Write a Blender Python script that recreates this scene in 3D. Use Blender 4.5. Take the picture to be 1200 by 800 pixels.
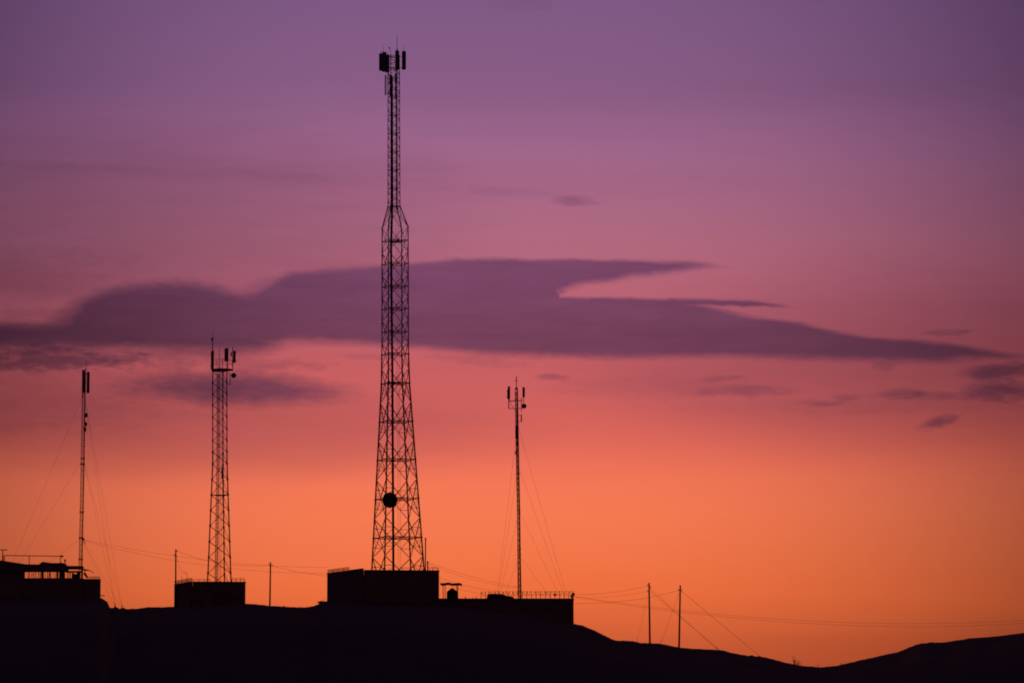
import bpy, math, random
from mathutils import Vector, Quaternion, noise
random.seed(7)
R = math.radians
for o in list(bpy.data.objects): bpy.data.objects.remove(o)
sc = bpy.context.scene
COL = sc.collection

# ---------------------------------------------------------------- camera
F = 4500.0                        # focal length in photo pixels (135 mm on 36 mm, 1200 px wide)
EYE = 920.0                       # photo row of the eye level
CAMZ = 1.7
PITCH = math.atan((EYE - 400) / F)
cam = bpy.data.objects.new('camera', bpy.data.cameras.new('camera'))
COL.objects.link(cam)
cam.data.sensor_width = 36; cam.data.lens = 135
cam.data.clip_start = 0.5; cam.data.clip_end = 40000
cam.location = (0, 0, CAMZ); cam.rotation_euler = (R(90) + PITCH, 0, 0)
sc.camera = cam

def W(px, py, Y):
    """world point at depth Y that a surveyor at the camera sees in direction (px, py)"""
    x = (px - 600) / F; y = -(py - 400) / F
    c, s = math.cos(PITCH), math.sin(PITCH)
    d = Vector((x, c - s * y, s + c * y))
    return Vector((0, 0, CAMZ)) + d * (Y / d.y)
def mpp(Y): return Y / F * 0.998

# ---------------------------------------------------------------- view
vs = sc.view_settings
vs.view_transform = 'Standard'; vs.look = 'None'; vs.gamma = 1; vs.exposure = 0
vs.use_curve_mapping = False
sc.cycles.filter_width = 1.9           # the photograph is a little soft
sc.cycles.max_bounces = 3

# ---------------------------------------------------------------- sky
def lin(c):
    out = []
    for v in c:
        v /= 255.0
        out.append(v / 12.92 if v <= 0.04045 else ((v + 0.055) / 1.055) ** 2.4)
    return (*out, 1.0)
world = bpy.data.worlds.new('World'); sc.world = world; world.use_nodes = True
NT = world.node_tree; NT.nodes.clear()
class G:
    """a socket with arithmetic, so that the sky reads as formulas"""
    def __init__(s, k): s.k = k
    def __add__(a, b): return M('ADD', a, b)
    def __radd__(a, b): return M('ADD', b, a)
    def __sub__(a, b): return M('SUBTRACT', a, b)
    def __rsub__(a, b): return M('SUBTRACT', b, a)
    def __mul__(a, b): return M('MULTIPLY', a, b)
    def __rmul__(a, b): return M('MULTIPLY', b, a)
    def __truediv__(a, b): return M('DIVIDE', a, b)
def plug(sock, v):
    if isinstance(v, G): NT.links.new(v.k, sock)
    else: sock.default_value = v
def M(op, a, b=0.0, c=None, clamp=False):
    n = NT.nodes.new('ShaderNodeMath'); n.operation = op; n.use_clamp = clamp
    plug(n.inputs[0], a); plug(n.inputs[1], b)
    if c is not None: plug(n.inputs[2], c)
    return G(n.outputs[0])
def smooth(v, a, b, lo=0.0, hi=1.0):
    n = NT.nodes.new('ShaderNodeMapRange'); n.interpolation_type = 'SMOOTHSTEP'; n.clamp = True
    plug(n.inputs['Value'], v); plug(n.inputs['From Min'], a); plug(n.inputs['From Max'], b)
    plug(n.inputs['To Min'], lo); plug(n.inputs['To Max'], hi)
    return G(n.outputs['Result'])
def mixc(f, a, b, mode='MIX'):
    n = NT.nodes.new('ShaderNodeMix'); n.data_type = 'RGBA'; n.blend_type = mode
    plug(n.inputs[0], f); plug(n.inputs[6], a); plug(n.inputs[7], b)
    return G(n.outputs[2])
def comb(x, y, z=0.0):
    n = NT.nodes.new('ShaderNodeCombineXYZ'); plug(n.inputs[0], x); plug(n.inputs[1], y); plug(n.inputs[2], z)
    return G(n.outputs[0])
def nz(v, scale, detail=3.0, rough=0.55):
    n = NT.nodes.new('ShaderNodeTexNoise'); n.noise_dimensions = '3D'
    plug(n.inputs['Vector'], v); n.inputs['Scale'].default_value = scale
    n.inputs['Detail'].default_value = detail; n.inputs['Roughness'].default_value = rough
    return G(n.outputs['Fac']) - 0.5
tc = NT.nodes.new('ShaderNodeTexCoord')
sep = NT.nodes.new('ShaderNodeSeparateXYZ'); NT.links.new(tc.outputs['Generated'], sep.inputs[0])
dx, dy, dz = (G(sep.outputs[i]) for i in range(3))
az = M('ARCTAN2', dx, dy) * (180 / math.pi)            # degrees from the sunset axis (+Y), east positive
el = M('ARCSINE', dz) * (180 / math.pi)                # degrees above the horizon
DPP = 180 / math.pi / F                                # degrees per photo pixel
EL = lambda y: (EYE - y) * DPP
# twilight colours by elevation
STOPS = [(-2, (60, 30, 30)), (0.0, (168, 68, 42)), (EL(800), (188, 82, 48)), (EL(755), (206, 92, 53)), (EL(700), (238, 111, 62)),
         (EL(660), (242, 117, 71)), (EL(605), (246, 122, 82)), (EL(570), (244, 120, 86)), (EL(545), (237, 114, 88)), (EL(510), (221, 103, 90)),
         (EL(484), (210, 98, 92)), (EL(440), (199, 95, 97)), (EL(400), (193, 96, 105)), (EL(340), (185, 101, 117)), (EL(284), (177, 105, 127)),
         (EL(230), (169, 104, 133)), (EL(185), (161, 103, 138)), (EL(140), (149, 98, 137)), (EL(104), (137, 93, 133)), (EL(9), (128, 90, 132)),
         (16, (100, 76, 122)), (24, (66, 56, 102)), (34, (44, 42, 84))]
ramp = NT.nodes.new('ShaderNodeValToRGB'); cr = ramp.color_ramp; cr.interpolation = 'LINEAR'
T = lambda e: (e + 2) / 36.0
bands = nz(comb(az * 0.10, el * 0.9, 3.0), 1.0, 4, 0.6)              # faint layering of the air
plug(ramp.inputs[0], T(0) + el / 36.0 + bands * 0.013)
while len(cr.elements) < len(STOPS): cr.elements.new(0.5)
for e, (p, c) in zip(cr.elements, STOPS): e.position = T(p)
for e, (p, c) in zip(cr.elements, STOPS): e.color = lin(c)
sky = G(ramp.outputs[0])
# lens vignette put into sky colour around the sunset point, dimming towards far side
SUNAZ = -0.6
aa = M('ABSOLUTE', az - SUNAZ)
width = smooth(az, -2.0, 1.0, 7.75, 8.3)                  # the painted vignette reaches in a little farther on the left
vig_glow = M('EXPONENT', M('POWER', aa / width, 3.0) * -1.0) * 0.84 + 0.16
far = smooth(aa, 15.0, 120.0, 1.0, 0.50)
high = smooth(el, 14.0, 45.0)
vig_glow2 = (vig_glow * (1.0 - high) + high * 0.40) * far
blue = M('POWER', vig_glow2, 0.86)
sky = mixc(1.0, sky, comb(vig_glow2, vig_glow2, blue), 'MULTIPLY')
sky = mixc(smooth(aa, 35.0, 130.0, 0.0, 0.9), sky, (0.040, 0.012, 0.030, 1))     # dim rosy counter-twilight behind the viewer
sky = mixc(smooth(el, 25.0, 85.0, 0.0, 0.9), sky, (0.004, 0.003, 0.007, 1))

# clouds: banks of stratocumulus far beyond the hill, in sky coordinates (photo-pixel sized degrees)
sx = az / DPP + 600.0
sy = EYE - el / DPP
wv = comb(sx * 0.004, sy * 0.012, 0.0)
w1 = nz(wv, 2.2, 3, 0.55); w2 = nz(wv, 9.0, 4, 0.62); w3 = nz(comb(sx * 0.003, sy * 0.02, 7.0), 3.0, 4, 0.6)
left = smooth(sx, 440.0, 250.0)                            # the left end of the bank is frayed and thin-edged
w4 = nz(comb(sx * 0.02, sy * 0.055, 2.0), 2.4, 3, 0.6)
wx = sx + w3 * 30.0 + w2 * 12.0 + w4 * 10.0
wy = sy + w1 * 7.0 + w2 * (left * 9.0 + 5.5) + w3 * left * 8.0 + w4 * 3.5
def curve(pts, xin):
    """edge height as a function of sx, piecewise through pts"""
    n = NT.nodes.new('ShaderNodeFloatCurve')
    c = n.mapping.curves[0]
    X = lambda p: (p + 300) / 1800.0
    Yv = lambda p: (p - 280) / 220.0
    pts = sorted(pts)
    while len(c.points) < len(pts): c.points.new(0.5, 0.5)
    for q, (a, b) in zip(c.points, pts):
        q.location = (X(a), Yv(b)); q.handle_type = 'AUTO_CLAMPED'
    n.mapping.update()
    plug(n.inputs['Value'], (xin + 300.0) / 1800.0)
    return G(n.outputs[0]) * 220.0 + 280.0
def bank(top, bot, s_top, s_bot):
    t = curve(top, wx); b = curve(bot, wx)
    st, sb = left * 6.0 + s_top, left * 12.0 + s_bot
    return smooth(wy - t, st * -0.5, st) * smooth(b - wy, sb * -0.5, sb)
body_top = [(-300, 400), (-120, 390), (0, 384), (50, 385), (75, 381), (90, 370), (110, 352), (130, 345), (165, 337), (200, 333), (240, 335), (265, 341), (290, 345),
            (313, 340), (330, 326), (360, 320), (400, 318), (445, 313), (500, 308), (560, 304), (620, 305), (645, 320), (657, 349), (720, 352), (800, 358), (835, 363.5), (862, 369),
            (890, 374), (940, 381), (960, 386), (1000, 394), (1060, 402), (1110, 407), (1150, 413), (1200, 421), (1260, 428)]
body_bot = [(-300, 402), (-120, 420), (0, 422), (150, 421), (250, 425), (295, 421), (320, 413), (345, 407), (400, 408), (450, 410), (520, 414), (560, 418), (640, 422), (730, 423),
            (800, 423), (870, 423), (930, 426), (1000, 428), (1060, 431), (1100, 431), (1150, 428), (1200, 427), (1260, 429)]
arm_top = [(-300, 330), (560, 330), (600, 306), (640, 305), (700, 306), (780, 308), (830, 310), (862, 316), (900, 325), (1500, 330)]
arm_bot = [(-300, 325), (560, 325), (600, 360), (645, 351), (668, 341), (700, 335), (740, 329), (780, 324), (820, 319), (862, 315), (900, 318), (1500, 320)]
lens_top = [(-300, 370), (600, 365), (655, 350), (720, 351), (800, 353), (860, 354), (900, 358), (938, 364), (980, 370), (1500, 380)]
lens_bot = [(-300, 360), (600, 364), (655, 366), (800, 363), (850, 362.5), (900, 363.5), (938, 364), (980, 362), (1500, 360)]
m = bank(body_top, body_bot, 6.0, 10.0)
m = M('MAXIMUM', m, bank(arm_top, arm_bot, 5.5, 9.0))
m = M('MAXIMUM', m, bank(lens_top, lens_bot, 4.0, 3.0))
m = m * 0.97
# loose scraps: centre x, y, half width, half height, tilt, opacity, raggedness
SCRAPS = [(275, 459, 148, 22, 0.03, 0.95, 0.28), (375, 333, 95, 17, -0.12, 0.75, 0.4), (112, 366, 62, 22, -0.35, 0.75, 0.6), (25, 400, 150, 19, 0.0, 0.85, 0.6), (50, 428, 130, 15, 0.0, 0.72, 1.2), (300, 431, 90, 9, 0.0, 0.32, 1.2), (175, 428, 80, 9, 0.05, 0.30, 1.2),
          (60, 375, 90, 9, 0.0, 0.25, 1.0), (1172, 441, 50, 11, -0.02, 0.82, 0.7), (1172, 463, 48, 14, 0.0, 0.82, 0.7), (1105, 469, 70, 6, 0.02, 0.42, 0.8),
          (1057, 465, 32, 6.5, 0.0, 0.42, 0.8), (1100, 499, 26, 8, -0.32, 0.66, 0.9), (872, 461, 70, 8, 0.0, 0.36, 1.0), (850, 446, 30, 4, 0.0, 0.30, 1.2),
          (962, 476, 26, 5, 0.0, 0.42, 1.0), (995, 469, 26, 4, 0.0, 0.32, 1.0), (1036, 433, 20, 7, 0.0, 0.35, 1.2), (653, 444, 24, 5, 0.03, 0.50, 1.0),
          (1108, 395, 28, 4.5, 0.0, 0.42, 1.0), (675, 238, 30, 7, 0.04, 0.52, 0.8), (585, 227, 70, 6, 0.06, 0.16, 1.0), (610, 9, 44, 8, 0.0, 0.24, 1.1),
          (962, 4, 16, 5, 0.0, 0.34, 1.0), (180, 206, 260, 8, 0.03, 0.13, 0.9), (-20, 325, 200, 40, 0.0, 0.20, 0.8), (0, 470, 250, 55, 0.0, 0.32, 0.5), (780, 457, 150, 16, 0.0, 0.16, 0.8), (1000, 480, 230, 12, 0.0, 0.12, 0.8), (560, 425, 60, 6, 0.1, 0.22, 1.2), (430, 420, 40, 4, 0.0, 0.2, 1.2)]
VEILS = [(225, 270, 350, 150, 0.0, 0.40, 1.0), (250, 512, 400, 60, 0.0, 0.33, 1.0), (1010, 425, 345, 115, 0.0, 0.33, 1.0), (560, 215, 420, 26, 0.02, 0.09, 2.0), (820, 120, 420, 22, -0.01, 0.07, 2.0)]   # thin smooth high haze
soft = bands * 0.9 + w3 * 0.35
rag = w2 * 1.5 + w1 * 0.8 + w3 * 0.6 + w4 * 1.3
yw = sy + w1 * 5.0 + w2 * 4.0
clear = 1.0 - m
for i, (cx, cy, hw, hh, tilt, op, rg) in enumerate(SCRAPS + VEILS):
    ux = M('MULTIPLY_ADD', wx, 1.0 / hw, -cx / hw)
    uy = M('MULTIPLY_ADD', yw, 1.0 / hh, -cy / hh)
    if tilt: uy = M('MULTIPLY_ADD', ux, -tilt * hw / hh, uy)
    r2 = M('MULTIPLY_ADD', uy, uy, ux * ux)
    clear = clear * smooth(M('MULTIPLY_ADD', rag if i < len(SCRAPS) else soft, rg * 1.15, r2), 1.35, -0.2, 1.0, 1.0 - op)
m = 1.0 - clear
tone = w3 * 0.40 + w1 * 0.20 + 1.0
cg = M('POWER', vig_glow, 1.25) * far * tone * smooth(sx, 520.0, 120.0, 1.0, 0.76)
ctop = mixc(smooth(sy, 300.0, 430.0), lin((120, 69, 102)), lin((112, 62, 86)))
cloud = mixc(1.0, ctop, comb(cg, cg, cg), 'MULTIPLY')
sky = mixc(m, sky, cloud)
ground_side = smooth(el, -3.0, -0.2)
sky = mixc(ground_side, (0.002, 0.0015, 0.002, 1), sky)
bg = NT.nodes.new('ShaderNodeBackground'); plug(bg.inputs[0], sky); bg.inputs[1].default_value = 1.0
out = NT.nodes.new('ShaderNodeOutputWorld'); NT.links.new(bg.outputs[0], out.inputs[0])

# the sun is at the horizon behind the hill: only a last trace of it
sun = bpy.data.objects.new('sun', bpy.data.lights.new('sun', 'SUN')); COL.objects.link(sun)
sun.data.energy = 0.02; sun.data.angle = R(10); sun.data.color = (1.0, 0.45, 0.2)
sun.rotation_euler = (R(-89.2), 0, R(-SUNAZ))
sun.location = (0, 900, 120)

# ---------------------------------------------------------------- materials
MAT = {}
def mat(name, base, rough=0.8, metal=0.0, var=0.25, scale=3.0, bump=0.0, base2=None):
    m = bpy.data.materials.new(name); m.use_nodes = True; t = m.node_tree
    b = t.nodes['Principled BSDF']
    b.inputs['Roughness'].default_value = rough; b.inputs['Metallic'].default_value = metal
    b.inputs['Specular IOR Level'].default_value = 0.25
    tcn = t.nodes.new('ShaderNodeTexCoord'); n = t.nodes.new('ShaderNodeTexNoise')
    n.inputs['Scale'].default_value = scale; n.inputs['Detail'].default_value = 5
    t.links.new(tcn.outputs['Object'], n.inputs['Vector'])
    r = t.nodes.new('ShaderNodeValToRGB')
    b2 = base2 or tuple(c * (1 - var) for c in base)
    r.color_ramp.elements[0].position = 0.35; r.color_ramp.elements[1].position = 0.68
    r.color_ramp.elements[0].color = (*b2, 1); r.color_ramp.elements[1].color = (*base, 1)
    t.links.new(n.outputs['Fac'], r.inputs[0]); t.links.new(r.outputs[0], b.inputs['Base Color'])
    if bump:
        bn = t.nodes.new('ShaderNodeBump'); bn.inputs['Strength'].default_value = bump
        n2 = t.nodes.new('ShaderNodeTexNoise'); n2.inputs['Scale'].default_value = scale * 6; n2.inputs['Detail'].default_value = 6
        t.links.new(tcn.outputs['Object'], n2.inputs['Vector'])
        t.links.new(n2.outputs['Fac'], bn.inputs['Height']); t.links.new(bn.outputs[0], b.inputs['Normal'])
    MAT[name] = m; return m
mat('earth', (0.085, 0.06, 0.042), 0.95, 0, 0.4, 0.35, 0.5)
mat('rock', (0.12, 0.095, 0.075), 0.95, 0, 0.4, 1.2, 0.6)
mat('render_wall', (0.22, 0.18, 0.155), 0.9, 0, 0.3, 0.8, 0.3)
mat('concrete', (0.19, 0.175, 0.165), 0.9, 0, 0.3, 1.0, 0.3)
mat('steel', (0.13, 0.13, 0.14), 0.55, 0.4, 0.35, 2.0)
mat('red_steel', (0.14, 0.055, 0.045), 0.6, 0.2, 0.35, 2.0)
mat('cable', (0.03, 0.03, 0.032), 0.6, 0, 0.2, 4.0)
mat('antenna_grey', (0.16, 0.16, 0.165), 0.5, 0, 0.15, 2.0)
mat('wood', (0.09, 0.06, 0.04), 0.85, 0, 0.4, 3.0, 0.3)
mat('rust', (0.10, 0.055, 0.035), 0.85, 0.2, 0.5, 5.0)
mat('plastic_tank', (0.10, 0.10, 0.11), 0.5, 0, 0.2, 2.0)
mat('tarp', (0.08, 0.07, 0.075), 0.8, 0, 0.4, 2.0)
mat('sheet_metal', (0.16, 0.15, 0.145), 0.6, 0.3, 0.4, 2.5)
mat('twig', (0.06, 0.045, 0.03), 0.9, 0, 0.4, 6.0)
mat('leaf', (0.06, 0.075, 0.035), 0.8, 0, 0.4, 6.0)
mat('dry_grass', (0.10, 0.08, 0.045), 0.9, 0, 0.4, 6.0)

# ---------------------------------------------------------------- mesh helpers
ORG = {}
class MB:
    def __init__(s): s.v = []; s.f = []; s.smooth = False
    def quadbox(s, P):     # 8 points: bottom 4 (ccw), top 4
        i = len(s.v); s.v += [Vector(p) for p in P]
        s.f += [(i+3, i+2, i+1, i), (i+4, i+5, i+6, i+7)] + [(i+a, i+(a+1) % 4, i+4+(a+1) % 4, i+4+a) for a in range(4)]
        return s
    def box(s, c, size, rz=0.0):
        c = Vector(c); hx, hy, hz = (q / 2 for q in size); ca, sa = math.cos(rz), math.sin(rz)
        P = []
        for z in (-hz, hz):
            for (x, y) in ((-hx, -hy), (hx, -hy), (hx, hy), (-hx, hy)):
                P.append(c + Vector((x*ca - y*sa, x*sa + y*ca, z)))
        return s.quadbox(P)
    def bar(s, p, q, r, n=6, r2=None):
        p, q = Vector(p), Vector(q); d = (q - p)
        if d.length < 1e-6: return s
        d.normalize(); a = d.orthogonal().normalized(); b = d.cross(a); r2 = r if r2 is None else r2
        i = len(s.v)
        for (c, rr) in ((p, r), (q, r2)):
            for k in range(n):
                t = 2 * math.pi * (k + 0.5) / n
                s.v.append(c + (a * math.cos(t) + b * math.sin(t)) * rr)
        s.f += [(i+k, i+(k+1) % n, i+n+(k+1) % n, i+n+k) for k in range(n)]
        s.f += [tuple(i+k for k in reversed(range(n))), tuple(i+n+k for k in range(n))]
        return s
    def tube(s, pts, r, n=5):
        pts = [Vector(p) for p in pts]
        if len(pts) < 2: return s
        i = len(s.v); a = None
        for k, p in enumerate(pts):
            d = (pts[min(k+1, len(pts)-1)] - pts[max(k-1, 0)]).normalized()
            if a is None: a = d.orthogonal().normalized()
            a = (a - d * a.dot(d)).normalized(); b = d.cross(a)
            for j in range(n):
                t = 2 * math.pi * j / n
                s.v.append(p + (a * math.cos(t) + b * math.sin(t)) * r)
        for k in range(len(pts) - 1):
            for j in range(n):
                s.f.append((i+k*n+j, i+k*n+(j+1) % n, i+(k+1)*n+(j+1) % n, i+(k+1)*n+j))
        L = i + (len(pts) - 1) * n
        s.f += [tuple(i+j for j in reversed(range(n))), tuple(L+j for j in range(n))]
        return s
    def lathe(s, base, prof, n=20, axis=Vector((0, 0, 1))):
        base = Vector(base); axis = axis.normalized(); a = axis.orthogonal().normalized(); b = axis.cross(a)
        i = len(s.v)
        for (r, h) in prof:
            for k in range(n):
                t = 2 * math.pi * k / n
                s.v.append(base + axis * h + (a * math.cos(t) + b * math.sin(t)) * r)
        for m_ in range(len(prof) - 1):
            for k in range(n):
                s.f.append((i+m_*n+k, i+m_*n+(k+1) % n, i+(m_+1)*n+(k+1) % n, i+(m_+1)*n+k))
        L = i + (len(prof) - 1) * n
        s.f += [tuple(i+k for k in reversed(range(n))), tuple(L+k for k in range(n))]
        return s
    def build(s, name, material, parent=None, label=None, cat=None, group=None, kind=None):
        if parent is not None: org = ORG[parent.name]
        else:
            lo = Vector((min(v.x for v in s.v), min(v.y for v in s.v), min(v.z for v in s.v)))
            hi = Vector((max(v.x for v in s.v), max(v.y for v in s.v), max(v.z for v in s.v)))
            org = Vector(((lo.x+hi.x)/2, (lo.y+hi.y)/2, lo.z))
        me = bpy.data.meshes.new(name)
        me.from_pydata([tuple(v - org) for v in s.v], [], s.f); me.update()
        if s.smooth:
            for p in me.polygons: p.use_smooth = True
        me.materials.append(MAT[material])
        o = bpy.data.objects.new(name, me); COL.objects.link(o)
        if parent is not None: o.parent = parent
        else: o.location = org
        ORG[o.name] = org
        tag(o, label, cat, group, kind); return o
def tag(o, label=None, cat=None, group=None, kind=None):
    if label: o['label'] = label
    if cat: o['category'] = cat
    if group: o['group'] = group
    if kind: o['kind'] = kind
    return o
def thing(name, loc, label, cat, group=None):
    o = bpy.data.objects.new(name, None); o.empty_display_size = 0.5; COL.objects.link(o)
    o.location = loc; ORG[o.name] = Vector(loc)
    return tag(o, label, cat, group)
# shared unit bars: length 1 along z, radius 1
UNIT = {}
def unit_bar(material, n):
    k = (material, n)
    if k not in UNIT:
        b = MB().bar((0, 0, 0), (0, 0, 1), 1.0, n)
        me = bpy.data.meshes.new('unit_bar'); me.from_pydata([tuple(v) for v in b.v], [], b.f); me.update()
        me.materials.append(MAT[material]); UNIT[k] = me
    return UNIT[k]
def rod(name, p, q, r, material, parent, n=4, **kw):
    p, q = Vector(p), Vector(q); d = q - p
    o = bpy.data.objects.new(name, unit_bar(material, n)); COL.objects.link(o)
    o.parent = parent; o.location = p - ORG[parent.name]
    o.rotation_mode = 'QUATERNION'; o.rotation_quaternion = Vector((0, 0, 1)).rotation_difference(d.normalized())
    o.scale = (r, r, d.length); ORG[o.name] = ORG[parent.name]
    return tag(o, **kw)
def lerp(a, b, t): return a + (b - a) * t
def interp(pts, x):
    if x <= pts[0][0]: return pts[0][1]
    for (a, b), (c, d) in zip(pts, pts[1:]):
        if x <= c: return b + (d - b) * (x - a) / (c - a)
    return pts[-1][1]

# ---------------------------------------------------------------- ground
SKY = [(-900, 676), (-500, 690), (-200, 697), (0, 700), (90, 700), (118, 700), (122, 702), (126.5, 705), (128.5, 711.5), (146, 713.3), (160, 712.8), (173, 711), (203, 710.7), (245, 709.5),
       (287, 706.8), (300, 707.4), (315, 709.3), (340, 710.8), (357, 711.3), (367, 710), (374, 707), (382, 704), (420, 705), (513, 708), (560, 713), (610, 720), (660, 729.5), (673.4, 731), (683, 733),
       (692, 736.5), (700, 740), (710, 745), (720, 749.8), (740, 750.6), (752, 753), (770, 753.2), (780, 755), (797, 758.4), (820, 760), (845, 761.2), (860, 765), (877, 768),
       (890, 768.6), (905, 772), (920, 776), (941, 780), (960, 781.4), (979, 779.5), (1008, 773), (1030, 768), (1053, 763), (1063, 759), (1072, 755.5), (1088, 752.6), (1107, 752), (1136, 747.3), (1160, 746),
       (1200, 741), (1300, 728), (1500, 715), (1900, 722)]
CREST = [(-900, 460), (100, 468), (122, 470), (135, 500), (200, 522), (300, 528), (380, 512), (500, 506), (680, 512), (760, 552), (860, 556), (960, 580), (1100, 620), (1300, 640), (1900, 640)]
ramps = {}
def px_of(x, y): return 600 + F * x / (y * math.cos(PITCH) + 22 * math.sin(PITCH)) if y > 1 else 600
def crest(px):
    Yc = interp(CREST, px); p = W(px, interp(SKY, px), Yc)
    return Yc, p.z
def ground_z(px, Y):
    Yc, zc = crest(px)
    if Y <= Yc:
        t = max(0.0, (Y - 120) / (Yc - 120))
        z = zc * (0.25 * t + 0.75 * t * t * (3 - 2 * t)) if t < 1 else zc
        z = lerp(z, zc, max(0, (t - 0.96) / 0.04)) if t > 0.96 else z
        # keep the slope below the line of sight to the crest
        a = (zc - CAMZ) / Yc
        z = min(z, CAMZ + a * Y - 0.10 * (1 - t) * 20 - (Yc - Y) * 0.006) if Y < Yc else z
        rough = min(1.0, (Yc - Y) / 25) * 0.45
    else:
        d = Y - Yc
        z = zc - 0.004 * d - max(0, d - 60) ** 1.15 * 0.06
        z = max(z, -14.0); rough = min(1.0, d / 60) * 0.4
    x = (px - 600) / F * Y
    z += rough * (noise.noise(Vector((x * 0.07, Y * 0.05, 0))) + 0.5 * noise.noise(Vector((x * 0.23, Y * 0.2, 5))))
    if 60 < Y < 900:
        z += 0.07 * noise.noise(Vector((x * 0.9, Y * 0.5, 9))) + 0.04 * noise.noise(Vector((x * 2.3, 1.0, 2)))
    return z
def gz(px, Y): return Vector(((px - 600) / F * Y * 0.9993, Y, ground_z(px, Y)))
cols = [-9000, -5000, -3000, -2000, -1400, -900, -600, -400, -250, -150]
p = -80.0
while p <= 1280: cols.append(p); p += 1.6
cols += [1350, 1450, 1600, 1800, 2100, 2600, 3500, 5500, 9500]
g = MB(); g.smooth = True
TS = [-0.08, 0.02, 0.15, 0.25, 0.34, 0.42, 0.5, 0.56, 0.62, 0.67, 0.72, 0.76, 0.8, 0.835, 0.865, 0.89, 0.912, 0.93, 0.945, 0.957, 0.967, 0.975, 0.982, 0.988, 0.993, 0.997, 1.0,
      1.004, 1.01, 1.02, 1.035, 1.05, 1.07, 1.1, 1.15, 1.22, 1.32, 1.5, 1.8, 2.4, 4, 8, 20, 50]
for c in cols:
    Yc, zc = crest(c)
    for t in TS:
        Y = Yc * t
        if Y < 1:
            g.v.append(Vector(((c - 600) / F * 40 * 0.9993, Y, ground_z(c, 1)))); continue
        xx = (c - 600) / F * max(Y, 40) * 0.9993
        g.v.append(Vector((xx, Y, ground_z(c, Y))))
nr = len(TS)
for i in range(len(cols) - 1):
    for j in range(nr - 1):
        g.f.append((i*nr+j, (i+1)*nr+j, (i+1)*nr+j+1, i*nr+j+1))
gr = g.build('ground', 'earth', kind='structure')

# ---------------------------------------------------------------- lattice helpers
def panel_antenna(parent, px, y0, y1, wpx, Y, yaw=0.0, dpx=None, name='panel_antenna', tilt=0.0):
    """a sector antenna: rounded box, end caps, clamps"""
    a = W(px, y1, Y); b = W(px, y0, Y); s = mpp(Y); w = wpx * s; d = (dpx or min(wpx, 2.2)) * s
    h = (b - a).length; c = (a + b) / 2
    mb = MB(); n = 10
    ca, sa = math.cos(yaw), math.sin(yaw)
    rings = [(-h/2, 0.82), (-h/2 + 0.06, 1.0), (h/2 - 0.06, 1.0), (h/2, 0.82)]
    shape = [(-0.5, -0.2), (-0.36, -0.46), (0.36, -0.46), (0.5, -0.2), (0.5, 0.38), (0.4, 0.5), (-0.4, 0.5), (-0.5, 0.38)]
    i0 = 0
    for (hz, k) in rings:
        for (u, v) in shape:
            x, y = u * w * k, v * d * k
            mb.v.append(c + Vector((x*ca - y*sa, x*sa + y*ca + tilt * hz, hz)))
    n = len(shape)
    for r in range(len(rings) - 1):
        for k in range(n): mb.f.append((r*n+k, r*n+(k+1) % n, (r+1)*n+(k+1) % n, (r+1)*n+k))
    mb.f += [tuple(reversed(range(n))), tuple((len(rings)-1)*n + k for k in range(n))]
    o = mb.build(name, 'antenna_grey', parent)
    cl = MB()
    for t in (0.2, 0.8):
        q = lerp(a, b, t); cl.box(q + Vector((-sa * d * 0.6, ca * d * 0.6, 0)), (w * 0.55, d * 0.5, 0.08), yaw)
    cl.build('clamp', 'steel', o)
    return o
def whip(parent, px, y0, y1, Y, r=0.03, px2=None):
    a = W(px, y1, Y); b = W(px2 or px, y0, Y)
    o = MB().bar(a, b, r, 6, r * 0.45).bar(a, lerp(a, b, 0.12), r * 1.8, 6).build('whip_antenna', 'antenna_grey', parent)
    return o
def dish(parent, px, py, rpx, Y, direction=(0, -1, 0.0), depth=0.45, mount=None, label=None, n=24):
    """drum-type microwave dish: radome, shroud, back"""
    c = W(px, py, Y); r = rpx * mpp(Y); ax = Vector(direction).normalized()
    sh = MB(); sh.smooth = False
    sh.lathe(c, [(r * 0.35, -r * 0.62), (r * 0.8, -r * 0.38), (r, -r * 0.15), (r, r * depth), (r * 0.96, r * (depth + 0.03))], n, ax)
    o = sh.build('microwave_dish', 'antenna_grey', parent, label=label)
    MB().lathe(c, [(r * 0.95, r * (depth + 0.031)), (r * 0.6, r * (depth + 0.11)), (r * 0.1, r * (depth + 0.14))], n, ax).build('radome', 'tarp', o)
    if mount is not None:
        mb = MB().bar(c - ax * r * 0.6, mount, 0.05, 6)
        mb.build('mount_arm', 'steel', o)
    return o
def gear_box(parent, x0, x1, y0, y1, Y, d=0.3, name='radio_unit'):
    a = W(x0, y1, Y); b = W(x1, y0, Y); c = (a + b) / 2
    mb = MB().box(c, (b.x - a.x, d, b.z - a.z))
    for k in range(4):
        z = lerp(a.z, b.z, (k + 0.5) / 4)
        mb.box((c.x, c.y - d * 0.53, z), ((b.x - a.x) * 0.9, d * 0.06, 0.02))
    return mb.build(name, 'antenna_grey', parent)
def mesh_wire(p, q, sag, n=18):
    p, q = Vector(p), Vector(q)
    return [lerp(p, q, t) - Vector((0, 0, 4 * sag * t * (1 - t))) for t in (k / n for k in range(n + 1))]

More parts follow.
